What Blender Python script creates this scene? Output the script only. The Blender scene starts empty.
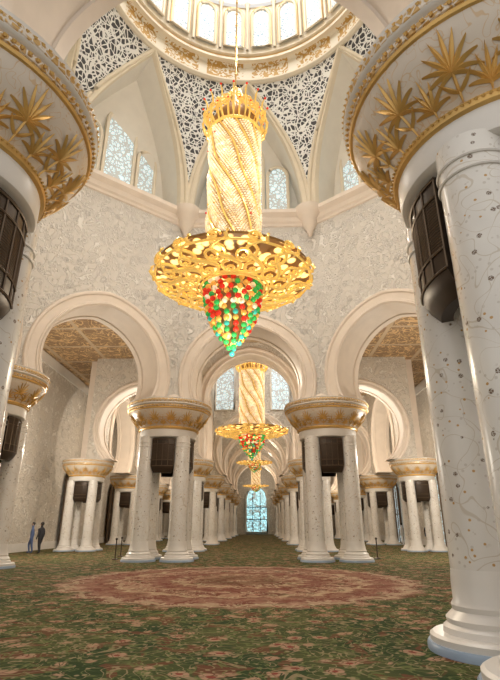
import bpy, math, random
from math import sin, cos, pi, radians, atan2, hypot, sqrt, asin, atan
from mathutils import Vector
random.seed(7)
AX=-0.62          # hall axis
CY=16.0           # octagon centre
sc=bpy.context.scene
sc.view_settings.view_transform='Standard'

# ------------------------------------------------------------ node helpers
def newmat(name):
    m=bpy.data.materials.new(name); m.use_nodes=True
    nt=m.node_tree; b=nt.nodes['Principled BSDF']
    return m,nt,b
def setin(nt,s,v):
    if isinstance(v,bpy.types.NodeSocket): nt.links.new(v,s)
    elif v is not None: s.default_value=v
def M(nt,op,a,b=None,c=None):
    n=nt.nodes.new('ShaderNodeMath'); n.operation=op
    setin(nt,n.inputs[0],a); setin(nt,n.inputs[1],b); setin(nt,n.inputs[2],c)
    return n.outputs[0]
def C(c): return (c[0],c[1],c[2],1.0)
def MIX(nt,f,a,b):
    n=nt.nodes.new('ShaderNodeMix'); n.data_type='RGBA'
    setin(nt,n.inputs[0],f)
    setin(nt,n.inputs[6],a if isinstance(a,bpy.types.NodeSocket) else C(a))
    setin(nt,n.inputs[7],b if isinstance(b,bpy.types.NodeSocket) else C(b))
    return n.outputs[2]
def STEP(nt,x,lo,hi):
    n=nt.nodes.new('ShaderNodeMapRange'); n.interpolation_type='SMOOTHSTEP'
    setin(nt,n.inputs[0],x); n.inputs[1].default_value=lo; n.inputs[2].default_value=hi
    return n.outputs[0]
def INV(nt,x): return M(nt,'SUBTRACT',1.0,x)
def COORD(nt): 
    return nt.nodes.new('ShaderNodeTexCoord').outputs['Object']
def NOISE(nt,v,scale,detail=2,dist=0.0,out=0):
    n=nt.nodes.new('ShaderNodeTexNoise'); setin(nt,n.inputs['Vector'],v)
    n.inputs['Scale'].default_value=scale; n.inputs['Detail'].default_value=detail
    n.inputs['Distortion'].default_value=dist
    return n.outputs[out]
def VOR(nt,v,scale,feature='F1',rnd=1.0,metric='EUCLIDEAN',out=0):
    n=nt.nodes.new('ShaderNodeTexVoronoi'); n.feature=feature
    if feature!='DISTANCE_TO_EDGE': n.distance=metric
    setin(nt,n.inputs['Vector'],v)
    n.inputs['Scale'].default_value=scale; n.inputs['Randomness'].default_value=rnd
    return n.outputs[out]
def VADD(nt,a,b,op='ADD',scale=None):
    n=nt.nodes.new('ShaderNodeVectorMath'); n.operation=op
    setin(nt,n.inputs[0],a)
    if op=='SCALE': n.inputs[3].default_value=scale
    else: setin(nt,n.inputs[1],b)
    return n.outputs[0]
def WARP(nt,v,scale,amt):
    c=NOISE(nt,v,scale,1,0,1)
    c=VADD(nt,c,(0.5,0.5,0.5),'SUBTRACT'); c=VADD(nt,c,None,'SCALE',amt)
    return VADD(nt,v,c)
def BUMP(nt,b,h,strength,dist=0.05):
    n=nt.nodes.new('ShaderNodeBump'); n.inputs['Strength'].default_value=strength
    n.inputs['Distance'].default_value=dist
    nt.links.new(h,n.inputs['Height']); nt.links.new(n.outputs[0],b.inputs['Normal'])
def line(nt,x,c,w):   # 1 where |x-c|<w
    return INV(nt,STEP(nt,M(nt,'ABSOLUTE',M(nt,'SUBTRACT',x,c)),w*0.6,w*1.4))
def plain(name,col,rough=0.5,metal=0.0,emit=None,es=0,var=0.06,bump=0.0):
    m,nt,b=newmat(name); v=COORD(nt)
    n=NOISE(nt,v,1.7,4)
    dark=tuple(c*(1-var*2) for c in col)
    nt.links.new(MIX(nt,STEP(nt,n,.3,.7),dark,col),b.inputs['Base Color'])
    b.inputs['Roughness'].default_value=rough; b.inputs['Metallic'].default_value=metal
    if emit: b.inputs['Emission Color'].default_value=C(emit); b.inputs['Emission Strength'].default_value=es
    if bump: BUMP(nt,b,NOISE(nt,v,22,3),bump,.02)
    return m

# ------------------------------------------------------------ materials
marble=plain('marble_white',(.80,.765,.72),.32,var=.03)
plaster=plain('plaster_cream',(.78,.68,.58),.5,var=.03)
cream=plain('cream_stone',(.78,.69,.54),.5,var=.03)
white=plain('white_plaster',(.80,.76,.68),.5,var=.02)
bronze=plain('bronze_grille',(.055,.035,.022),.4,.3,var=.1)
bronze_l=plain('bronze_frame',(.16,.11,.07),.4,.4)
goldm=plain('gold_leaf',(.82,.52,.17),.38,.4,var=.12)
goldch=plain('gold_polished_glow',(1.0,.68,.20),.25,.65,(1,.60,.14),.42,var=.1)  # emission added so the metal itself looks luminous yellow
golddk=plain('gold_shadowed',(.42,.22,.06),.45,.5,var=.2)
bluebase=plain('plinth_blue_grey',(.36,.46,.60),.3)

def relief_mat(name,base,dark,scale):
    m,nt,b=newmat(name); v=WARP(nt,COORD(nt),.8*scale,.5/scale)
    vines=line(nt,NOISE(nt,v,.8*scale,1,1.2),.5,.014)
    vines=M(nt,'MAXIMUM',vines,line(nt,NOISE(nt,VADD(nt,v,(9,3,5)),1.4*scale,0,.8),.5,.014))
    cell=VOR(nt,v,1.5*scale)
    # rosettes: concentric petal rings inside each cell
    ring=M(nt,'ABSOLUTE',M(nt,'SINE',M(nt,'MULTIPLY',cell,26.0)))
    petals=VOR(nt,v,5.5*scale,'DISTANCE_TO_EDGE')
    fl=M(nt,'MULTIPLY',INV(nt,STEP(nt,cell,.32,.38)),M(nt,'MULTIPLY',STEP(nt,petals,.02,.10),STEP(nt,ring,.1,.5)))
    cell2=VOR(nt,VADD(nt,v,(4,8,2)),4.2*scale); lf=INV(nt,STEP(nt,cell2,.20,.30))
    h=M(nt,'MAXIMUM',M(nt,'MAXIMUM',vines,fl),M(nt,'MULTIPLY',lf,.6))
    col=MIX(nt,h,dark,base)
    nt.links.new(col,b.inputs['Base Color']); b.inputs['Roughness'].default_value=.6
    BUMP(nt,b,h,.9,.08)
    return m
relief=relief_mat('marble_floral_relief',(.82,.785,.73),(.64,.60,.545),1.25)
relief2=relief_mat('marble_floral_relief_fine',(.84,.79,.71),(.62,.56,.48),1.2)

def shaft_mat():
    m,nt,b=newmat('marble_inlaid_flowers'); v=COORD(nt)
    w=WARP(nt,v,1.6,.4)
    vine=line(nt,NOISE(nt,w,2.0,0,.8),.5,.006)
    vine=M(nt,'MAXIMUM',vine,line(nt,NOISE(nt,VADD(nt,w,(5,5,5)),1.6,0,.8),.5,.005))
    cell=VOR(nt,v,4.8); pet=VOR(nt,v,34,'DISTANCE_TO_EDGE')
    stars=M(nt,'MULTIPLY',INV(nt,STEP(nt,cell,.14,.165)),STEP(nt,pet,.03,.08))
    cell2=VOR(nt,VADD(nt,v,(7.3,1.1,3.7)),11.0); st2=INV(nt,STEP(nt,cell2,.18,.24))
    cell3=VOR(nt,VADD(nt,v,(1.3,6.1,2.7)),6.5); st3=INV(nt,STEP(nt,cell3,.10,.13))
    nearv=STEP(nt,NOISE(nt,v,2.6,1),.44,.52)
    col=MIX(nt,STEP(nt,NOISE(nt,v,1.2,4),.35,.7),(.76,.725,.68),(.83,.80,.75))
    col=MIX(nt,M(nt,'MULTIPLY',vine,.6),col,(.55,.47,.36))
    col=MIX(nt,M(nt,'MULTIPLY',M(nt,'MULTIPLY',st2,nearv),.7),col,(.58,.53,.47))
    col=MIX(nt,st3,col,(.55,.33,.12))
    col=MIX(nt,stars,col,(.18,.12,.08))
    nt.links.new(col,b.inputs['Base Color']); b.inputs['Roughness'].default_value=.25
    return m
shaftm=shaft_mat()

def cap_mat():
    m,nt,b=newmat('capital_cream'); v=WARP(nt,COORD(nt),2.5,.3)
    l=line(nt,NOISE(nt,v,4.2,0,1.4),.5,.022)
    nt.links.new(MIX(nt,M(nt,'MULTIPLY',l,.6),(.74,.65,.55),(.66,.42,.18)),b.inputs['Base Color'])
    b.inputs['Roughness'].default_value=.4
    return m
capm=cap_mat()
def beadgold():
    m,nt,b=newmat('gold_filigree_band'); v=COORD(nt)
    e=VOR(nt,v,9,'DISTANCE_TO_EDGE')
    f=STEP(nt,e,.06,.12)
    nt.links.new(MIX(nt,f,(.76,.68,.58),(.60,.38,.14)),b.inputs['Base Color'])
    b.inputs['Roughness'].default_value=.4; b.inputs['Metallic'].default_value=.2
    BUMP(nt,b,f,.5,.02)
    return m
bandg=beadgold()

def lattice_mat(name,scale,hole,emit=0,ecol=(1,1,1),w=.07,bar=(.84,.83,.80)):
    m,nt,b=newmat(name); v=WARP(nt,COORD(nt),1.2*scale,.35/scale)
    e=VOR(nt,v,1.5*scale,'DISTANCE_TO_EDGE'); e2=VOR(nt,v,3.4*scale,'DISTANCE_TO_EDGE')
    f=M(nt,'MINIMUM',STEP(nt,e,w*.7,w),STEP(nt,e2,w*1.3,w*1.8))
    nt.links.new(MIX(nt,f,bar,hole),b.inputs['Base Color'])
    b.inputs['Roughness'].default_value=.5
    if emit:
        b.inputs['Emission Color'].default_value=C(ecol)
        nt.links.new(M(nt,'MULTIPLY_ADD',f,emit,emit*.1),b.inputs['Emission Strength'])
    BUMP(nt,b,INV(nt,f),.6,.05)
    return m
latt=lattice_mat('lattice_screen_dark',1.0,(.05,.05,.055),w=.06)
lattw=lattice_mat('lattice_window_lit',1.1,(.45,.62,.70),.65,(.72,.92,1.0),bar=(.60,.62,.60))
lattd=lattice_mat('lattice_window_drum',1.5,(.16,.26,.34),.22,(.55,.80,1.0),w=.09,bar=(.86,.85,.80))
lattfar=lattice_mat('stained_glass_teal',.8,(.25,.7,.8),1.4,(.45,.9,1.0))

def calli():
    m,nt,b=newmat('calligraphy_gold_band')
    v=COORD(nt); s=nt.nodes.new('ShaderNodeSeparateXYZ'); nt.links.new(v,s.inputs[0])
    ang=M(nt,'ARCTAN2',s.outputs[1],s.outputs[0])
    rr=M(nt,'SQRT',M(nt,'ADD',M(nt,'MULTIPLY',s.outputs[0],s.outputs[0]),M(nt,'MULTIPLY',s.outputs[1],s.outputs[1])))
    cb=nt.nodes.new('ShaderNodeCombineXYZ')
    nt.links.new(M(nt,'MULTIPLY',ang,7.6),cb.inputs[0]); nt.links.new(rr,cb.inputs[1]); nt.links.new(s.outputs[2],cb.inputs[2])
    n=NOISE(nt,cb.outputs[0],3.0,1,1.6)
    f=STEP(nt,n,.47,.51)
    seg=M(nt,'FRACT',M(nt,'MULTIPLY',ang,16/(2*pi)))
    gap=STEP(nt,M(nt,'ABSOLUTE',M(nt,'SUBTRACT',seg,.5)),.40,.41)
    f=M(nt,'MULTIPLY',f,INV(nt,gap))
    nt.links.new(MIX(nt,f,(.72,.66,.54),(.46,.26,.05)),b.inputs['Base Color'])
    return m
callim=calli()

def ceil_mat():
    m,nt,b=newmat('ceiling_gilded'); v=COORD(nt)
    w=WARP(nt,v,1.0,.45)
    g=line(nt,NOISE(nt,w,.9,1,1.8),.5,.03)
    g=M(nt,'MAXIMUM',g,line(nt,NOISE(nt,VADD(nt,w,(3,3,3)),1.7,0,1.2),.5,.03))
    e=VOR(nt,v,.30,'DISTANCE_TO_EDGE',0.0); f=INV(nt,STEP(nt,e,.03,.05))
    col=MIX(nt,g,(.31,.19,.10),(.74,.50,.25)); col=MIX(nt,f,col,(.58,.44,.29))
    nt.links.new(col,b.inputs['Base Color']); BUMP(nt,b,M(nt,'MAXIMUM',f,g),.6,.1)
    return m
ceilm=ceil_mat()

def carpet():
    m,nt,b=newmat('carpet_floral'); v=COORD(nt)
    w=WARP(nt,v,1.3,.45)
    base=MIX(nt,STEP(nt,NOISE(nt,v,.8,3),.42,.58),(.028,.050,.017),(.066,.078,.026))
    blot=STEP(nt,NOISE(nt,w,2.0,2,.8),.54,.60)
    base=MIX(nt,M(nt,'MULTIPLY',blot,.8),base,(.15,.052,.030))
    vine=line(nt,NOISE(nt,w,2.4,1,1.5),.5,.020)
    base=MIX(nt,M(nt,'MULTIPLY',vine,.8),base,(.30,.23,.13))
    vine2=line(nt,NOISE(nt,VADD(nt,w,(5,9,1)),4.2,1,1.0),.5,.03)
    base=MIX(nt,M(nt,'MULTIPLY',vine2,.7),base,(.15,.17,.06))
    d=VOR(nt,w,2.3); pet=VOR(nt,w,9,'DISTANCE_TO_EDGE')
    fl=M(nt,'MULTIPLY',INV(nt,STEP(nt,d,.26,.33)),STEP(nt,pet,.02,.08))
    base=MIX(nt,fl,base,(.38,.23,.15)) 
    ce=INV(nt,STEP(nt,d,.10,.14)); base=MIX(nt,ce,base,(.22,.05,.035))
    d2=VOR(nt,VADD(nt,v,(3,4,5)),6.5); f2=INV(nt,STEP(nt,d2,.16,.24))
    base=MIX(nt,M(nt,'MULTIPLY',f2,.8),base,(.34,.26,.15))
    s=nt.nodes.new('ShaderNodeSeparateXYZ'); nt.links.new(v,s.inputs[0])
    x=M(nt,'SUBTRACT',s.outputs[0],AX); y=M(nt,'SUBTRACT',s.outputs[1],CY+.6)
    r=M(nt,'SQRT',M(nt,'ADD',M(nt,'MULTIPLY',x,x),M(nt,'MULTIPLY',y,y)))
    ang=M(nt,'ARCTAN2',y,x)
    rs=M(nt,'ADD',r,M(nt,'MULTIPLY',M(nt,'ABSOLUTE',M(nt,'SINE',M(nt,'MULTIPLY',ang,12))),.30))
    rs=M(nt,'ADD',rs,M(nt,'MULTIPLY',M(nt,'SUBTRACT',NOISE(nt,v,1.8,2),.5),.9))
    ins=INV(nt,STEP(nt,rs,5.35,5.8))
    med=MIX(nt,STEP(nt,NOISE(nt,w,2.0,3,1),.46,.54),(.17,.055,.04),(.34,.20,.14))
    gm=STEP(nt,NOISE(nt,VADD(nt,w,(8,2,4)),1.5,2,.6),.58,.64)
    med=MIX(nt,M(nt,'MULTIPLY',gm,.6),med,(.10,.09,.04))
    med=MIX(nt,M(nt,'MULTIPLY',vine,.9),med,(.52,.42,.29)); med=MIX(nt,M(nt,'MULTIPLY',fl,.8),med,(.46,.29,.21))
    med=MIX(nt,M(nt,'MULTIPLY',ce,.9),med,(.22,.03,.025))
    med=MIX(nt,M(nt,'MULTIPLY',f2,.6),med,(.50,.39,.29))
    for rc,ww,c in ((5.25,.09,(.46,.36,.24)),(4.5,.4,(.20,.07,.05)),(3.95,.09,(.50,.39,.26)),(2.6,.35,(.18,.05,.04)),(2.1,.09,(.46,.36,.24)),(1.0,.5,(.14,.07,.04))):
        med=MIX(nt,M(nt,'MULTIPLY',line(nt,rs,rc,ww),.6),med,c)
    col=MIX(nt,M(nt,'MULTIPLY',ins,.94),base,med)
    nt.links.new(col,b.inputs['Base Color']); b.inputs['Roughness'].default_value=.95
    b.inputs['Specular IOR Level'].default_value=.1
    BUMP(nt,b,NOISE(nt,v,30,2),.4,.03)
    return m
carpetm=carpet()

def crystal():
    m,nt,b=newmat('crystal_beads_lit'); v=COORD(nt)
    n=VOR(nt,v,7,out=1)
    s=nt.nodes.new('ShaderNodeSeparateColor'); nt.links.new(n,s.inputs[0])
    col=MIX(nt,s.outputs[0],(.98,.76,.42),(1.0,.93,.74))
    nt.links.new(col,b.inputs['Base Color']); nt.links.new(col,b.inputs['Emission Color'])
    nt.links.new(M(nt,'MULTIPLY_ADD',s.outputs[1],.55,.10),b.inputs['Emission Strength'])
    b.inputs['Roughness'].default_value=.2 
    return m
crys=crystal()
crysgap=plain('crystal_column_core',(.50,.33,.14),.4,.1,(1,.66,.30),.08)
def glowplate():
    m,nt,b=newmat('pierced_glowing_plate'); v=COORD(nt)
    e=VOR(nt,v,2.6,'F1'); f=INV(nt,STEP(nt,e,.26,.50))
    nt.links.new(MIX(nt,f,(.20,.09,.02),(1,.72,.3)),b.inputs['Base Color'])
    b.inputs['Emission Color'].default_value=C((1,.66,.24))
    nt.links.new(M(nt,'MULTIPLY_ADD',f,2.0,.06),b.inputs['Emission Strength'])
    return m
glow=glowplate()
ballr=plain('glass_ball_red',(.80,.03,.02),.12,0,(1,.05,.02),.25)
ballg=plain('glass_ball_green',(.04,.48,.12),.12,0,(.05,.9,.15),.18)
ballb=plain('glass_ball_teal',(.05,.50,.42),.12,0,(.1,.9,.7),.18)
ballo=plain('glass_ball_amber',(.95,.50,.10),.12,0,(1,.5,.1),.3)

# ------------------------------------------------------------ mesh builder
_t=(1+5**.5)/2
ICO=[Vector(p).normalized() for p in [(-1,_t,0),(1,_t,0),(-1,-_t,0),(1,-_t,0),(0,-1,_t),(0,1,_t),(0,-1,-_t),(0,1,-_t),(_t,0,-1),(_t,0,1),(-_t,0,-1),(-_t,0,1)]]
ICOF=[(0,11,5),(0,5,1),(0,1,7),(0,7,10),(0,10,11),(1,5,9),(5,11,4),(11,10,2),(10,7,6),(7,1,8),(3,9,4),(3,4,2),(3,2,6),(3,6,8),(3,8,9),(4,9,5),(2,4,11),(6,2,10),(8,6,7),(9,8,1)]
OCT=[Vector(p) for p in [(1,0,0),(-1,0,0),(0,1,0),(0,-1,0),(0,0,1),(0,0,-1)]]
OCTF=[(0,2,4),(2,1,4),(1,3,4),(3,0,4),(2,0,5),(1,2,5),(3,1,5),(0,3,5)]
def subdiv(V,F):
    V=list(V);F2=[];c={}
    def mid(a,b):
        k=(min(a,b),max(a,b))
        if k not in c: c[k]=len(V); V.append(((V[a]+V[b])/2).normalized())
        return c[k]
    for a,b,d in F:
        x,y,z=mid(a,b),mid(b,d),mid(d,a); F2+=[(a,x,z),(b,y,x),(d,z,y),(x,y,z)]
    return V,F2
SPH=subdiv(ICO,ICOF)
class MB:
    def __init__(s): s.v=[];s.f=[];s.m=[]
    def add(s,vs,fs,mat):
        o=len(s.v); s.v+= [tuple(p) for p in vs]
        s.f+=[tuple(i+o for i in f) for f in fs]; s.m+=[mat]*len(fs)
    def grid(s,rows,mat,close=False):
        n=len(rows[0]); vs=[p for r in rows for p in r]; fs=[]
        for i in range(len(rows)-1):
            for j in range(n if close else n-1):
                k=(j+1)%n
                fs.append((i*n+j,i*n+k,(i+1)*n+k,(i+1)*n+j))
        s.add(vs,fs,mat)
    def revolve(s,prof,n,mat,cx=0,cy=0,a0=0,a1=2*pi):
        full=abs(a1-a0-2*pi)<1e-6; k=n if full else n+1
        rows=[[(cx+r*cos(a0+(a1-a0)*j/n),cy+r*sin(a0+(a1-a0)*j/n),z) for j in range(k)] for r,z in prof]
        s.grid(rows,mat,full)
    def tube(s,pts,rad,n,mat,closed=False):
        P=[Vector(p) for p in pts]; rows=[]
        for i,p in enumerate(P):
            if closed: t=P[(i+1)%len(P)]-P[i-1]
            else: t=P[min(i+1,len(P)-1)]-P[max(i-1,0)]
            t.normalize(); up=Vector((0,0,1)) if abs(t.z)<.9 else Vector((1,0,0))
            a=t.cross(up).normalized(); b=t.cross(a)
            r=rad[i] if isinstance(rad,(list,tuple)) else rad
            rows.append([p+a*r*cos(2*pi*j/n)+b*r*sin(2*pi*j/n) for j in range(n)])
        if closed: rows.append(rows[0])
        s.grid(rows,mat,True)
    def ball(s,c,r,mat,T=(ICO,ICOF)):
        c=Vector(c); s.add([c+p*r for p in T[0]],T[1],mat)
    def box(s,lo,hi,mat):
        x0,y0,z0=lo;x1,y1,z1=hi
        s.add([(x0,y0,z0),(x1,y0,z0),(x1,y1,z0),(x0,y1,z0),(x0,y0,z1),(x1,y0,z1),(x1,y1,z1),(x0,y1,z1)],
              [(0,3,2,1),(4,5,6,7),(0,1,5,4),(1,2,6,5),(2,3,7,6),(3,0,4,7)],mat)
    def mesh(s,name,mats,ang=35):
        me=bpy.data.meshes.new(name); me.from_pydata(s.v,[],s.f)
        for m in mats: me.materials.append(m)
        me.polygons.foreach_set('material_index',s.m)
        me.polygons.foreach_set('use_smooth',[True]*len(s.f))
        me.update()
        try: me.set_sharp_from_angle(angle=radians(ang))
        except Exception: pass
        return me
def obj(name,me,loc=(0,0,0),scale=(1,1,1),rz=0):
    o=bpy.data.objects.new(name,me); o.location=loc; o.scale=scale; o.rotation_euler=(0,0,rz)
    sc.collection.objects.link(o); return o

# ------------------------------------------------------------ column cluster
def cluster_mesh(detail=True,A=.92,SR=1.0):
    mb=MB(); n=32 if detail else 16
    for sx in(-1,1):
        for sy in(-1,1):
            cx,cy=sx*A,sy*A
            mb.revolve([(.0,.10),(.80,.10),(.82,.07),(.82,.0)],n,6,cx,cy)
            mb.revolve([(.0,.20),(.74,.20),(.78,.17),(.78,.10)],n,0,cx,cy)
            mb.revolve([(.62,.20),(.61,.27),(.56,.31),(.57,.37),(.52,.42),(.48,.46),(.49,.52),(.46,.57),(.425*SR,.78),(.41*SR,.95)],n,0,cx,cy)
            mb.revolve([(.41*SR,.95),(.40*SR,3.0),(.39*SR,6.3)],n,1,cx,cy)
            for zz in(5.75,5.95): 
                mb.tube([(cx+.40*SR*cos(2*pi*j/n),cy+.40*SR*sin(2*pi*j/n),zz) for j in range(n)],.022,6,0,True)
    mb.revolve([(0,6.22),(1.42,6.22),(1.48,6.26),(1.50,6.34),(1.50,6.66)],64,0)
    mb.revolve([(1.50,6.66),(1.56,6.68),(1.58,6.74),(1.56,6.80),(1.52,6.82)],64,3)
    def cr(t):
        t=min(1,max(0,t)); return 1.52+.60*(.45*t+.55*sin(t*pi/2))
    def cz(t): return 6.82+.84*t
    mb.revolve([(cr(i/12),cz(i/12)) for i in range(13)],64,2)
    mb.revolve([(2.12,7.66),(2.16,7.67),(2.18,7.71),(2.16,7.75),(2.12,7.76)],64,3)
    mb.revolve([(2.12,7.76),(2.17,7.78),(2.18,7.88),(2.16,7.90)],64,5)
    mb.revolve([(2.16,7.90),(2.22,7.92),(2.25,7.96),(2.22,8.0),(2.18,8.02)],64,0)
    mb.revolve([(2.18,8.02),(2.22,8.04),(2.24,8.12),(2.2,8.2)],64,5)
    mb.revolve([(2.2,8.2),(2.22,8.25),(2.1,8.3),(0,8.3)],64,0)
    nb=120 if detail else 0
    for j in range(nb):
        a=2*pi*j/nb
        mb.ball((2.20*cos(a),2.20*sin(a),7.83),.04,3,(OCT,OCTF))
        mb.ball((1.59*cos(a),1.59*sin(a),6.74),.03,3,(OCT,OCTF))
        mb.ball((2.24*cos(a),2.24*sin(a),8.12),.035,3,(OCT,OCTF))
    def pt(th,u,t,off):
        r=cr(t)+off; return ((r)*cos(th+u/cr(t)),(r)*sin(th+u/cr(t)),cz(t))
    def leaf(th,u0,t0,al,l,w,droop):
        K=7; L=[];R=[];Mm=[]
        for i in range(K+1):
            q=i/K; u=u0+sin(al)*l*q; t=t0+(cos(al)*l*q)/.92-droop*q*q
            ww=w*sin(pi*min(1,q*.9+.1))**.8
            nx,ny=cos(al),-sin(al)
            L.append(pt(th,u-nx*ww,t-ny*ww/.92,.012)); R.append(pt(th,u+nx*ww,t+ny*ww/.92,.012)); Mm.append(pt(th,u,t,.045))
        mb.grid([L,Mm,R],3)
    NP=14
    for k in range(NP):
        th=2*pi*k/NP
        leaf(th,0,.0,0,.46,.022,0)
        for j in range(-5,6):
            leaf(th,0,.34,j*.30,(.55,.53,.49,.44,.38,.32)[abs(j)],.031,.05*abs(j))
        for j in(-1,1):
            leaf(th,0,.12,j*1.0,.24,.026,-.05)
        th2=th+pi/NP
        leaf(th2,0,0,0,.2,.018,0)
        for j in(-3,-2,-1,0,1,2,3):
            leaf(th2,0,.08,j*.34,.40-.035*abs(j),.028,.04*abs(j))
    for k in range(4):
        a=k*pi/2; w=.42
        PR=[(1.0,4.35),(1.16,4.35),(1.28,4.5),(1.36,4.66),(1.36,6.18),(1.0,6.2)]
        mb.revolve(PR,10,4,0,0,a-w,a+w)
        for sgn in(-1,1):
            e=a+sgn*w
            mb.add([(r*cos(e),r*sin(e),z) for r,z in PR],[tuple(range(6))],4)
        for zz in(4.70,5.0,5.85,6.12):
            mb.tube([(1.375*cos(a-w+2*w*j/10),1.375*sin(a-w+2*w*j/10),zz) for j in range(11)],.02,5,7)
        if detail:
            for i in range(18):
                zz=5.04+i*.045
                mb.tube([(1.365*cos(a-w+2*w*j/10),1.365*sin(a-w+2*w*j/10),zz) for j in range(11)],.009,4,7)
            for j in(0,3,6,9,12):
                e=a-w+2*w*j/12
                mb.tube([(1.37*cos(e),1.37*sin(e),4.70),(1.37*cos(e),1.37*sin(e),6.12)],.014,4,7)
    return mb.mesh('column_cluster',[marble,shaftm,capm,goldm,bronze,bandg,bluebase,bronze_l])
cm=cluster_mesh(True); cm2=cluster_mesh(False); cmn=cluster_mesh(True,.84,1.08)

VERT=[(4.25,9.8),(11.0,4.1),(11.0,-4.1),(4.80,-9.35),(-5.0,-9.35),(-11.0,-4.1),(-11.0,4.1),(-4.25,9.8)]
ZS=[.93,.945,.965,1.075,1.075,.965,.945,.93]
for i,(x,y) in enumerate(VERT):
    near=i in(3,4); s=1.15 if near else 1.0
    obj('column_cluster',cmn if near else cm,(AX+x,CY+y,0),(s,s,ZS[i]),rz=radians({3:-3,4:3}.get(i,0)))

# ------------------------------------------------------------ arch walls
def arch_wall(mb,p0,p1,z1,zc,R,zs,T,band=.75,point=.05,matw=0,matp=1,stilt=False):
    p0=Vector(p0);p1=Vector(p1); d=p1-p0; L=d.length; ux=d/L; nx=Vector((-ux.y,ux.x)); c=(p0+p1)/2
    def W(u,z,o): q=c+ux*u+nx*o; return (q.x,q.y,z)
    phi=atan2(zc-zs,R) if stilt else asin(min(.95,(zc-zs)/R))
    def rad(a): 
        if stilt and sin(a)<0: return R/max(.05,abs(cos(a)))
        k=max(0,1-abs(a-pi/2)/radians(50)); return R*(1+point*k*k)
    def bnd(a):
        ca,sa=cos(a),sin(a); t=1e9
        if abs(ca)>1e-6: t=min(t,(L/2)/abs(ca))
        if sa>1e-6: t=min(t,(z1-zc)/sa)
        if sa<-1e-6: t=min(t,(zc-zs)/-sa)
        return t
    angs=[-phi+(pi+2*phi)*i/56 for i in range(57)]
    ac=atan2(z1-zc,L/2); bc=atan2(zc-zs,L/2)
    angs+=[ac,pi-ac,-bc,pi+bc]; angs=sorted(angs)
    for sgn in(-1,1):
        o=sgn*T/2
        inner=[W(rad(a)*cos(a),zc+rad(a)*sin(a),o) for a in angs]
        outer=[W(max(bnd(a),rad(a))*cos(a),zc+max(bnd(a),rad(a))*sin(a),o) for a in angs]
        mb.grid([inner,outer],matw)
        prof=[(0,0),(.0,.10),(.10,.16),(.16,.10),(.22,.10),(.26,.05),(band-.22,.05),(band-.16,.12),(band-.06,.12),(band,.06),(band,0)]
        rows=[]
        for ro,pr in prof:
            rr=[min(rad(a)+ro,max(rad(a),bnd(a)-.02)) for a in angs]
            rows.append([W(r*cos(a),zc+r*sin(a),o+sgn*pr) for r,a in zip(rr,angs)])
        mb.grid(rows,matp)
    rows=[]
    for oo,dr in((-.5,0),(-.36,0),(-.34,.06),(-.02,.06),(.02,.06),(.34,.06),(.36,0),(.5,0)):
        rows.append([W((rad(a)+dr)*cos(a),zc+(rad(a)+dr)*sin(a),oo*T) for a in angs])
    mb.grid(rows,matp)
    for sg in(-1,1):
        u0=sg*rad(-phi)*cos(phi); u1=sg*L/2
        mb.add([W(u0,zs,-T/2),W(u1,zs,-T/2),W(u1,zs,T/2),W(u0,zs,T/2)],[(0,1,2,3)],matp)
        mb.add([W(u1,zs,-T/2),W(u1,z1,-T/2),W(u1,z1,T/2),W(u1,zs,T/2)],[(0,1,2,3)],matp)
    mb.add([W(-L/2,z1,-T/2),W(L/2,z1,-T/2),W(L/2,z1,T/2),W(-L/2,z1,T/2)],[(0,1,2,3)],matp)
    return W,L
ZT=19.4
T=2.0
for i in range(8):
    a=VERT[i]; b=VERT[(i+1)%8]
    mb=MB()
    if i==3: pr=(10.45,3.75,8.9)
    elif i in(2,4): pr=(9.9,3.0,8.9)
    else: pr=(8.95,2.92,7.72)
    W,L=arch_wall(mb,(AX+a[0],CY+a[1]),(AX+b[0],CY+b[1]),ZT,pr[0],pr[1],pr[2],T,.8)
    for sgn in(-1,1):
        prof=[(0,ZT-.9),(.08,ZT-.85),(.08,ZT-.7),(.18,ZT-.6),(.18,ZT-.3),(.42,ZT-.1),(.42,ZT+.15),(0,ZT+.2)]
        mb.grid([[W(-L/2,z,sgn*(T/2+o)),W(L/2,z,sgn*(T/2+o))] for o,z in prof],1)
    dn=['far_right_diag','right','near_right_diag','near','near_left_diag','left','far_left_diag','far'][i]
    obj('wall_'+dn,mb.mesh('wall',[relief,plaster]))
for k,(x,y) in enumerate(VERT):
    mb=MB(); zb0=8.3*ZS[k]; mb.revolve([(1.3,zb0),(1.3,zb0+.2),(1.06,zb0+.4),(1.06,ZT)],24,0)
    r=hypot(x,y); q=(r-1.25)/r-1
    cx,cy=x*q,y*q
    mb.revolve([(0,ZT-1.7),(.12,ZT-1.6),(.2,ZT-1.3),(.45,ZT-.9),(.5,ZT-.6),(.75,ZT-.3),(.85,ZT),(.85,ZT+.25),(0,ZT+.25)],24,0,cx,cy)
    obj('wall_corner_pier',mb.mesh('pier',[plaster]),(AX+x,CY+y,0))

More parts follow.
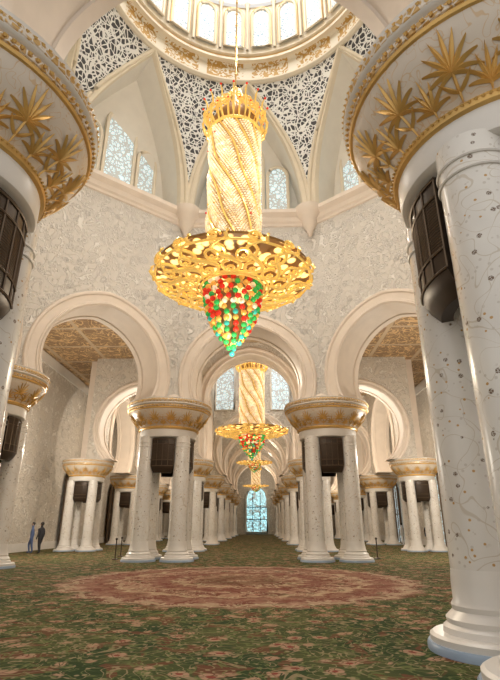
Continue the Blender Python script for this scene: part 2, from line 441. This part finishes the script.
# ------------------------------------------------------------ dome (parented parts)
dome=bpy.data.objects.new('dome',None); sc.collection.objects.link(dome); dome.location=(AX,CY,0)
mb=MB(); Z0=ZT+.2; H=9.6; RR=7.8
def polar(v): return atan2(v[1],v[0]),hypot(*v)-1.0
def P(th,r,z): return (r*cos(th),r*sin(th),z)
def s_of(t): return max(0,1-t**2.3)
def adiff(a,b): return (a-b+pi)%(2*pi)-pi
NT=20
def side(i):
    a,b=VERT[i],VERT[(i+1)%8]; tm=atan2((a[1]+b[1])/2,(a[0]+b[0])/2); return tm,a,b
def arc(i,which,t,k=1.0,dr=0,dz=0):
    tm,a,b=side(i); v=a if which==0 else b; tv,rv=polar(v)
    th=tm+adiff(tv,tm)*s_of(t)*k
    r=rv+(RR-rv)*t**1.5+dr
    return th,r,Z0+H*t+dz
for i in range(8):
    rows=[]; 
    for n in range(NT+1):
        t=n/NT
        A=arc(i,1,t); B=arc((i+1)%8,0,t); row=[]
        for j in range(9):
            q=j/8; th=A[0]+adiff(B[0],A[0])*q
            row.append(P(th,A[1]+(B[1]-A[1])*q,A[2]))
        rows.append(row)
    mb.grid(rows,0)
    for w in(0,1):
        e0=[P(*arc(i,w,n/NT)) for n in range(NT+1)]
        mb.tube([P(*arc(i,w,n/NT,1.0,-.05)) for n in range(NT+1)],.13,8,2)
        e1=[P(*arc(i,w,n/NT,.90,-.10,-.25*n/NT)) for n in range(NT+1)]
        e2=[P(*arc(i,w,n/NT,.86,.15,-.4*n/NT)) for n in range(NT+1)]
        e3=[P(*arc(i,w,n/NT,.76,1.7,-1.2*n/NT)) for n in range(NT+1)]
        mb.grid([e0,e1],1); mb.grid([e1,e2],2); mb.grid([e2,e3],3)
    back=[[P(*arc(i,0,n/NT,.76,1.7,-1.2*n/NT)),P(*arc(i,1,n/NT,.76,1.7,-1.2*n/NT))] for n in range(NT+1)]
    mb.grid(back,3)
    tm,a,b=side(i); d=hypot((a[0]+b[0])/2,(a[1]+b[1])/2)+.35
    def tr(u,z,o=0): 
        r=d+o; return (r*cos(tm)-u*sin(tm), r*sin(tm)+u*cos(tm), z)
    for uc,wd,hh in((0,1.0,5.4),(-1.95,.66,3.6),(1.95,.66,3.6)):
        pts=[(-wd,0)]+[(-wd*cos(pi*q/12),hh-wd+wd*1.25*sin(pi*q/12)) for q in range(13)]+[(wd,0)]
        z0=Z0+.7
        mb.add([tr(uc+u,z0+z,-.12) for u,z in pts],[tuple(range(len(pts)))],4)
        mb.tube([tr(uc+u,z0+z,-.14) for u,z in pts],.13,6,2,True)
o=obj('pendentive_lattice',mb.mesh('pend',[latt,cream,cream,white,lattw])); o.parent=dome
mb=MB(); zb=Z0+H
mb.revolve([(RR+.3,zb-.1),(RR-.1,zb-.12),(RR-.25,zb),(RR-.25,zb+.12)],96,0)
mb.revolve([(RR-.25,zb+.12),(RR-.10,zb+.2),(RR-.10,zb+.28)],96,1)
mb.revolve([(RR-.10,zb+.28),(RR-.02,zb+.4),(RR-.02,zb+1.45),(RR-.2,zb+1.55)],96,2)
mb.revolve([(RR-.2,zb+1.55),(RR-.45,zb+1.6),(RR-.45,zb+1.8),(RR-.3,zb+1.9)],96,0)
mb.revolve([(RR-.3,zb+1.9),(RR-.3,zb+2.1)],96,1)
mb.revolve([(RR-.3,zb+2.1),(RR-.5,zb+2.1),(RR-.55,zb+6.6)],96,0)
rd=RR-.55; zd=zb+6.6
mb.revolve([(rd-.25,zd),(rd-.25,zd+.3),(rd,zd+.4)]+[(rd*cos(q*pi/28),zd+.4+rd*sin(q*pi/28)) for q in range(1,15)],96,3)
NW=24
for k in range(NW):
    a=2*pi*(k+.5)/NW; wd=.60; hh=3.5; r0=RR-.66
    pts=[(-wd,0)]+[(-wd*cos(pi*q/12),hh-wd+wd*1.3*sin(pi*q/12)) for q in range(13)]+[(wd,0)]
    def tr(u,z,o=0): r=r0+o; return (r*cos(a)-u*sin(a), r*sin(a)+u*cos(a), z)
    mb.add([tr(u,zb+2.5+z) for u,z in pts],[tuple(range(len(pts)))],4)
    mb.tube([tr(u,zb+2.5+z,-.04) for u,z in pts],.10,6,0,True)
    mb.tube([tr(u*1.16,zb+2.5+z*1.04,-.05) for u,z in pts],.03,5,1,True)
    a2=2*pi*k/NW
    mb.revolve([(.10,zb+2.1),(.10,zb+6.2),(.2,zb+6.6)],8,0,(r0-.1)*cos(a2),(r0-.1)*sin(a2))
o=obj('drum_and_shell',mb.mesh('drum',[cream,goldm,callim,white,lattd])); o.parent=dome

# ------------------------------------------------------------ chandelier
def chandelier_mesh():
    mb=MB()
    mb.revolve([(0.2,.2),(.97,.2),(.97,7.0),(.3,7.3)],40,8)
    nz=70; na=60
    for i in range(nz):
        z=.3+i*(6.7/nz)
        for j in range(na):
            th=2*pi*(j+.5*(i%2))/na
            ph=8*th+z*3.4
            b=abs(sin(ph*.5+.9*sin(z*2.4+2*th)*.45))
            if b<.25: continue
            r=.92+.17*b
            mb.ball((r*cos(th),r*sin(th),z),.037+.028*b,1,(OCT,OCTF))
    for k in range(8):
        pts=[]
        for q in range(60):
            z=.25+q*.115
            th=(2*pi*k-3.4*z)/8
            for it in range(3): th=(2*pi*k-3.4*z-.81*sin(z*2.4+2*th))/8
            pts.append((1.03*cos(th),1.03*sin(th),z))
        mb.tube(pts,.034,5,0)
    for k in range(26):
        a=random.random()*2*pi; z=random.uniform(.6,6.8)
        mb.ball((1.12*cos(a),1.12*sin(a),z),.045,3 if k%3 else 0)
    for z in(.25,7.0): mb.tube([(1.1*cos(2*pi*j/40),1.1*sin(2*pi*j/40),z) for j in range(40)],.07,6,0,True)
    for k in range(16):
        a=2*pi*k/16
        def q3(r,z,da=0): return (r*cos(a+da),r*sin(a+da),z)
        mb.tube([q3(1.1,6.95),q3(1.35,7.3),q3(1.42,7.7),q3(1.25,8.0),q3(1.3,8.35),q3(1.46,8.6)],[.05,.06,.05,.05,.04,.015],6,0)
        mb.tube([q3(1.1,7.0,.2),q3(1.22,7.5,.2),q3(1.15,8.0,.2),q3(.8,8.5,.2),q3(.45,8.9,.2),q3(.2,9.6,.2)],[.04,.05,.05,.05,.04,.03],6,0)
        for (rc,zc_,sz,sg) in((1.38,7.5,.22,1),(1.22,8.05,.17,-1),(.85,8.5,.15,1)):
            sp=[]
            for q in range(14):
                al=q*.6*sg; rr=sz*(1-q/16)
                sp.append(q3(rc,zc_+rr*sin(al),(rr*cos(al))/rc+.19))
            mb.tube(sp,.03,5,0)
        mb.ball(q3(1.42,8.55),.06,3); mb.ball(q3(1.25,7.9,.2),.05,3)
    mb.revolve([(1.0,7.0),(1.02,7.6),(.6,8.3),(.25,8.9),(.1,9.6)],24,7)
    def zz(r): return .45*(r/3.1)**2-.45
    mb.revolve([(r,zz(r)+.16) for r in(.6,1.0,1.4,1.8,2.2,2.6,2.95)],60,2)
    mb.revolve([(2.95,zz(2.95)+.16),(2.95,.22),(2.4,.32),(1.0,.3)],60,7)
    for r in(1.2,1.35,2.92):
        mb.tube([(r*cos(2*pi*j/72),r*sin(2*pi*j/72),zz(r)) for j in range(72)],.045,6,0,True)
    NS=14
    for k in range(NS):
        a=2*pi*k/NS
        def w(r,da,o=0): return (r*cos(a+da),r*sin(a+da),zz(r)+o-.03)
        for (rc,size,sg,turns,dd) in((2.40,.46,1,1.7,0),(1.70,.29,-1,1.4,.21)):
            pts=[];rs=[]
            for q in range(22):
                al=sg*q/21*turns*2*pi; rr=size*(1-.88*q/21)
                pts.append(w(rc+rr*cos(al),dd+rr*sin(al)/rc,-.14*(q/21))); rs.append(.064*(1-.35*q/21))
            mb.tube(pts,rs,7,0)
            mb.ball(pts[-1],.085,0)
        pts=[w(1.3+1.75*q/14,.22*sin(q/14*2*pi)+.22,-.05*sin(q/14*pi)) for q in range(15)]
        mb.tube(pts,[.03+.055*sin(pi*q/14) for q in range(15)],6,0)
        pts=[];rs=[]
        for q in range(16):
            al=q/15*1.5*2*pi; rr=.25*(1-.8*q/15)
            rcn=3.0
            pts.append((rcn*cos(a+.06+rr*cos(al)/rcn),rcn*sin(a+.06+rr*cos(al)/rcn),.08+rr*sin(al)*.7)); rs.append(.05)
        mb.tube(pts,rs,6,0)
        pts=[(rr*cos(a+da+.23),rr*sin(a+da+.23),z) for rr,z,da in((2.9,-.03,0),(3.02,-.06,-.02),(3.08,.06,-.03),(3.04,.2,-.01),(2.96,.28,0))]
        mb.tube(pts,[.05,.07,.08,.06,.02],6,0)
        mb.ball(w(2.08,.22,-.06),.05,1)
    N=13
    prof=[(1.04*cos((q/N)**1.25*pi/2*.93)+.0,-.40-2.35*q/N) for q in range(N+1)]
    mb.revolve([(r*.6,z) for r,z in prof],20,2)
    for i,(r,z) in enumerate(prof):
        n=max(3,int(2*pi*r/.31))
        for j in range(n):
            th=2*pi*(j+.5*(i%2))/n
            mb.ball((r*cos(th),r*sin(th),z),.105,random.choice([3,3,3,4,4,6,1]) if i<6 else random.choice([3,4,6,6,5,4]),SPH)
            if i<len(prof)-1: 
                r2,z2=prof[i+1]; mb.tube([(r*cos(th),r*sin(th),z),(r2*cos(th),r2*sin(th),z2)],.016,4,0)
    mb.ball((0,0,-2.98),.10,5,SPH)
    return mb.mesh('chandelier',[goldch,crys,glow,ballr,ballg,ballb,ballo,golddk,crysgap],50)
chm=chandelier_mesh()
def rod(x,y,z0,z1):
    mb=MB(); mb.revolve([(.035,z0),(.035,z1)],10,0)
    z=z0+.4
    while z<z1: mb.ball((0,0,z),.07,0); z+=.8
    return mb.mesh('rod',[goldm])
for x,y,z,s,zt,hs in((AX-.33,CY,10.2,.99,42,1.0),(AX,40.5,8.9,1.0,20,.76),(AX,60,8.7,.72,13.4,.55),(AX,82,7.6,.7,13.4,.5)):
    e=bpy.data.objects.new('chandelier',None); sc.collection.objects.link(e); e.location=(x,y,z)
    b=obj('chandelier_body',chm,(0,0,0),(s,s,s*hs)); b.parent=e
    r=obj('suspension_rod',rod(0,0,9.4*s*hs,zt-z)); r.parent=e

# ------------------------------------------------------------ aisles beyond
YS=[35,46.5,57,67,77,87,97]
XS=[-11.6,-4.4,4.4,11.6]
for y in YS[:-1]:
    for x in XS:
        obj('column_cluster',cm2,(AX+x,y,0),(.80,.80,.71))
S=.71*8.3
k=0
for y in YS[:-1]:
    for xa,xb in((-11.6,-4.4),(-4.4,4.4),(4.4,11.6)):
        mb=MB(); ctr=xa==-4.4
        if y==35 and ctr: arch_wall(mb,(AX+xa,y),(AX+xb,y),20,10.2,3.25,S,1.6,.6,stilt=True)
        elif ctr: arch_wall(mb,(AX+xa,y),(AX+xb,y),20 if y<50 else 13.4,8.1,3.3,S,1.4,.5)
        else: arch_wall(mb,(AX+xa,y),(AX+xb,y),13.4,8.2,2.85,S,1.4,.5)
        k+=1; obj('wall_arcade_%d'%k,mb.mesh('arc',[relief2,plaster]))
for x in XS:
    for ya,yb in zip(YS[:-2],YS[1:-1]):
        mb=MB(); arch_wall(mb,(AX+x,ya),(AX+x,yb),20 if (ya==35 and abs(x)<5) else 13.4,8.2,3.3,S,1.3,.5)
        k+=1; obj('wall_arcade_%d'%k,mb.mesh('arc',[relief2,plaster]))
for sx in(-1,1):
    mb=MB(); arch_wall(mb,(AX+sx*4.25,26.8),(AX+sx*4.4,35),13.4,9.2,3.1,8.0,1.4,.5)
    k+=1; obj('wall_arcade_%d'%k,mb.mesh('arc',[plaster,plaster]))
mb=MB()
for uc,wd,hh in((0,1.1,5.5),(-2.7,.9,4.6),(2.7,.9,4.6)):
    pts=[(-wd,0)]+[(-wd*cos(pi*q/12),hh-wd+wd*1.25*sin(pi*q/12)) for q in range(13)]+[(wd,0)]
    mb.add([(AX+uc+u,46.5-.74,12.0+z) for u,z in pts],[tuple(range(len(pts)))],0)
    mb.tube([(AX+uc+u,46.5-.80,12.0+z) for u,z in pts],.1,6,1,True)
obj('window_1',mb.mesh('win',[lattw,white]))

def poly(name,pts,z,mat):
    mb=MB(); mb.add([(x,y,z) for x,y in pts],[tuple(range(len(pts)))],0); return obj(name,mb.mesh(name,[mat]))
WX=14.9
for sx,nm in((-1,'left'),(1,'right')):
    poly('ceiling_'+nm,[(AX+sx*WX,4),(AX+sx*11.4,4),(AX+sx*11.4,20.5),(AX+sx*4.6,26.4),(AX+sx*4.25,26.4),(AX+sx*4.25,100),(AX+sx*WX,100)],13.4,ceilm)
tan=plain('vault_tan',(.60,.44,.28),.6)
poly('ceiling_centre',[(AX-4.25,26.5),(AX+4.25,26.5),(AX+4.25,34.5),(AX-4.25,34.5)],14.6,tan)
poly('ceiling_nave',[(AX-4.25,46.5),(AX+4.25,46.5),(AX+4.25,100),(AX-4.25,100)],13.4,ceilm)
poly('ceiling_small_dome_bay',[(AX-4.25,34.5),(AX+4.25,34.5),(AX+4.25,47),(AX-4.25,47)],20,white)
for sx,nm in((-1,'left'),(1,'right')):
    mb=MB(); x=AX+sx*WX
    lo=min(x,x+sx*.5);hi=max(x,x+sx*.5)
    mb.box((lo,4,0),(hi,100,13.6),0)
    obj('wall_side_'+nm,mb.mesh('w',[relief2]))
    mb=MB(); xi=x-sx*.1
    mb.box((min(x,xi),4,0),(max(x,xi),100,.5),0); mb.box((min(x,xi),4,12.6),(max(x,xi),100,13.3),0)
    obj('baseboard_'+nm,mb.mesh('b',[marble]))
    for q_,yy in enumerate((40,52,64,76)):
        mb=MB(); wv=.8
        pts=[(-wv,0)]+[(-wv*cos(pi*q/12),4.6+1.1*sin(pi*q/12)) for q in range(13)]+[(wv,0)]
        mb.add([(x-sx*.28,yy+u,z) for u,z in pts],[tuple(range(len(pts)))],0)
        mb.tube([(x-sx*.30,yy+u,z) for u,z in pts],.12,6,1)
        mb.box((min(x-sx*.3,x-sx*.36),yy-.05,0),(max(x-sx*.3,x-sx*.36),yy+.05,5.5),1)
        mb.box((min(x-sx*.3,x-sx*.36),yy-wv,2.6),(max(x-sx*.3,x-sx*.36),yy+wv,2.7),1)
        obj('door_%d'%(q_+1+(0 if sx<0 else 4)),mb.mesh('door',[bronze if sx<0 else lattw,bronze_l]))
mb=MB(); mb.box((AX-WX-.5,97,0),(AX+WX+.5,97.5,13.6),0); obj('wall_far_end',mb.mesh('w',[relief2]))
mb=MB()
wd=2.0;hh=8.2
pts=[(-wd,.4)]+[(-wd*cos(pi*q/14),hh-wd+wd*1.2*sin(pi*q/14)) for q in range(15)]+[(wd,.4)]
mb.add([(AX+u,96.85,z) for u,z in pts],[tuple(range(len(pts)))],0)
mb.tube([(AX+u,96.7,z) for u,z in pts],.2,6,1,True)
for u in(-.7,.7): mb.box((AX+u-.06,96.7,.4),(AX+u+.06,96.82,7.4),2)
for z in(2.6,4.8): mb.box((AX-2,96.7,z-.06),(AX+2,96.82,z+.06),2)
obj('window_2',mb.mesh('win',[lattfar,white,bronze]))

mb=MB(); mb.add([(-22,-8,0),(22,-8,0),(22,101,0),(-22,101,0)],[(0,1,2,3)],0); obj('floor',mb.mesh('floor',[carpetm]))

for x,y in((-7.2,26.0),(-7.6,28.5),(6.0,27.0)):
    mb=MB(); mb.revolve([(0,0),(.17,0),(.17,.03),(.05,.06),(.03,.1),(.03,.9),(.06,.93),(.06,.98),(0,1.02)],16,0)
    obj('barrier_stanchion',mb.mesh('post',[bronze]),(x,y,0))

# ------------------------------------------------------------ people
skin=plain('skin',(.45,.28,.2),.6); hair=plain('hair_dark',(.02,.015,.012),.7)
def person(x,y,rz,cloth,step=.12,h=1.72):
    k=h/1.72
    V=[(0,0,.95),(0,0,1.15),(0,0,1.38),(0,.01,1.48),(0,.02,1.56),(0,.02,1.68),
       (.1,0,.88),(.11,step,.48),(.11,step*.4,.08),(.11,step*.4+.14,.03),
       (-.1,0,.88),(-.11,-step*.3,.48),(-.11,-step,.08),(-.11,-step+.14,.03),
       (.18,0,1.36),(.24,-.02,1.1),(.25,.08,.86),(.25,.11,.78),
       (-.18,0,1.36),(-.24,-.02,1.1),(-.25,.06,.86),(-.25,.09,.78)]
    E=[(0,1),(1,2),(2,3),(3,4),(4,5),(0,6),(6,7),(7,8),(8,9),(0,10),(10,11),(11,12),(12,13),(2,14),(14,15),(15,16),(16,17),(2,18),(18,19),(19,20),(20,21)]
    R=[.15,.14,.15,.055,.085,.08,.1,.07,.05,.04,.1,.07,.05,.04,.065,.045,.035,.03,.065,.045,.035,.03]
    me=bpy.data.meshes.new('person'); me.from_pydata([(a*k,b*k,c*k) for a,b,c in V],E,[])
    o=obj('person',me,(x,y,0.02),rz=rz)
    md=o.modifiers.new('skin','SKIN')
    for i,r in enumerate(R): me.skin_vertices[0].data[i].radius=(r*k,r*k)
    me.skin_vertices[0].data[0].use_root=True
    o.modifiers.new('sub','SUBSURF').levels=1
    me.materials.append(cloth)
    hb=MB(); hb.ball((0,.035*k,1.63*k),.098*k,0,SPH); hb.ball((0,0,1.67*k),.108*k,1,SPH)
    hb.ball((0,.135*k,1.62*k),.018*k,0)
    hd=obj('head',hb.mesh('head',[skin,hair],80)); hd.parent=o
dark=plain('cloth_black',(.02,.02,.025),.8); whc=plain('cloth_white',(.7,.7,.7),.8); blu=plain('cloth_blue',(.08,.12,.25),.8)
for x,y,r,c in((-13.2,31.0,1.2,dark),(-14.0,31.6,2,blu),(12.5,38.4,2.5,dark),(12.75,39.4,0.4,blu),(13.2,41,3.2,dark),(12.3,45,.9,whc)):
    person(x,y,r,c)

# ------------------------------------------------------------ light
w=bpy.data.worlds.new('World'); sc.world=w; w.use_nodes=True
w.node_tree.nodes['Background'].inputs[0].default_value=(1,.95,.89,1)
w.node_tree.nodes['Background'].inputs[1].default_value=.88
def light(t,name,loc,e,col,size=.3,rot=(0,0,0)):
    l=bpy.data.lights.new(name,t); l.energy=e; l.color=col
    if t=='AREA': l.shape='DISK'; l.size=size
    else: l.shadow_soft_size=size
    o=bpy.data.objects.new(name,l); o.location=loc; o.rotation_euler=rot; sc.collection.objects.link(o)
light('AREA','dome_fill',(AX,CY,40.0),1700,(1,.97,.93),8)  # added fill disk out of view under the dome top, no real fixture
light('POINT','drum_fill',(AX,CY,22),420,(1,.96,.90),.1)  # added fill to brighten the upper zone, no fitting here
for a in range(4):  # unseen fill points added to brighten the octagon walls
    light('POINT','octagon_fill',(AX+4*cos(a*pi/2),CY+4*sin(a*pi/2),14.5),290,(1,.90,.78),.1)
light('POINT','chandelier_lamp',(AX,CY-1,6.3),420,(1,.84,.62),.1)
for y in(30,52,62,72,84,92):  # added fill down the nave, standing in for chandelier light
    light('POINT','nave_fill',(AX+1.2,y,10.0),340,(1,.85,.66),.1)
light('POINT','bay_fill',(AX+2,39,17),800,(.97,.98,1),.1)  # unseen point light in the second bay, no fixture modelled
for sx in(-1,1):  # fill points added to lift the dark aisle walls and columns
    light('POINT','aisle_fill',(AX+sx*10.5,27.5,5.5),1100,(1,.91,.78),.1)
    light('POINT','aisle_fill',(AX+sx*8,38.5,9),500,(1,.90,.76),.1)
    for y in(41,52,64,80):
        light('POINT','aisle_fill',(AX+sx*9,y,7.0),360,(1,.86,.68),.1)

# ------------------------------------------------------------ camera
cd=bpy.data.cameras.new('camera'); cam=bpy.data.objects.new('camera',cd); sc.collection.objects.link(cam)
cam.location=(0,0,1.6); cam.rotation_euler=(radians(90+21.1),0,radians(1.1))
cd.sensor_fit='VERTICAL'; cd.sensor_height=36; cd.lens=480/680*36; cd.clip_end=500
sc.camera=cam
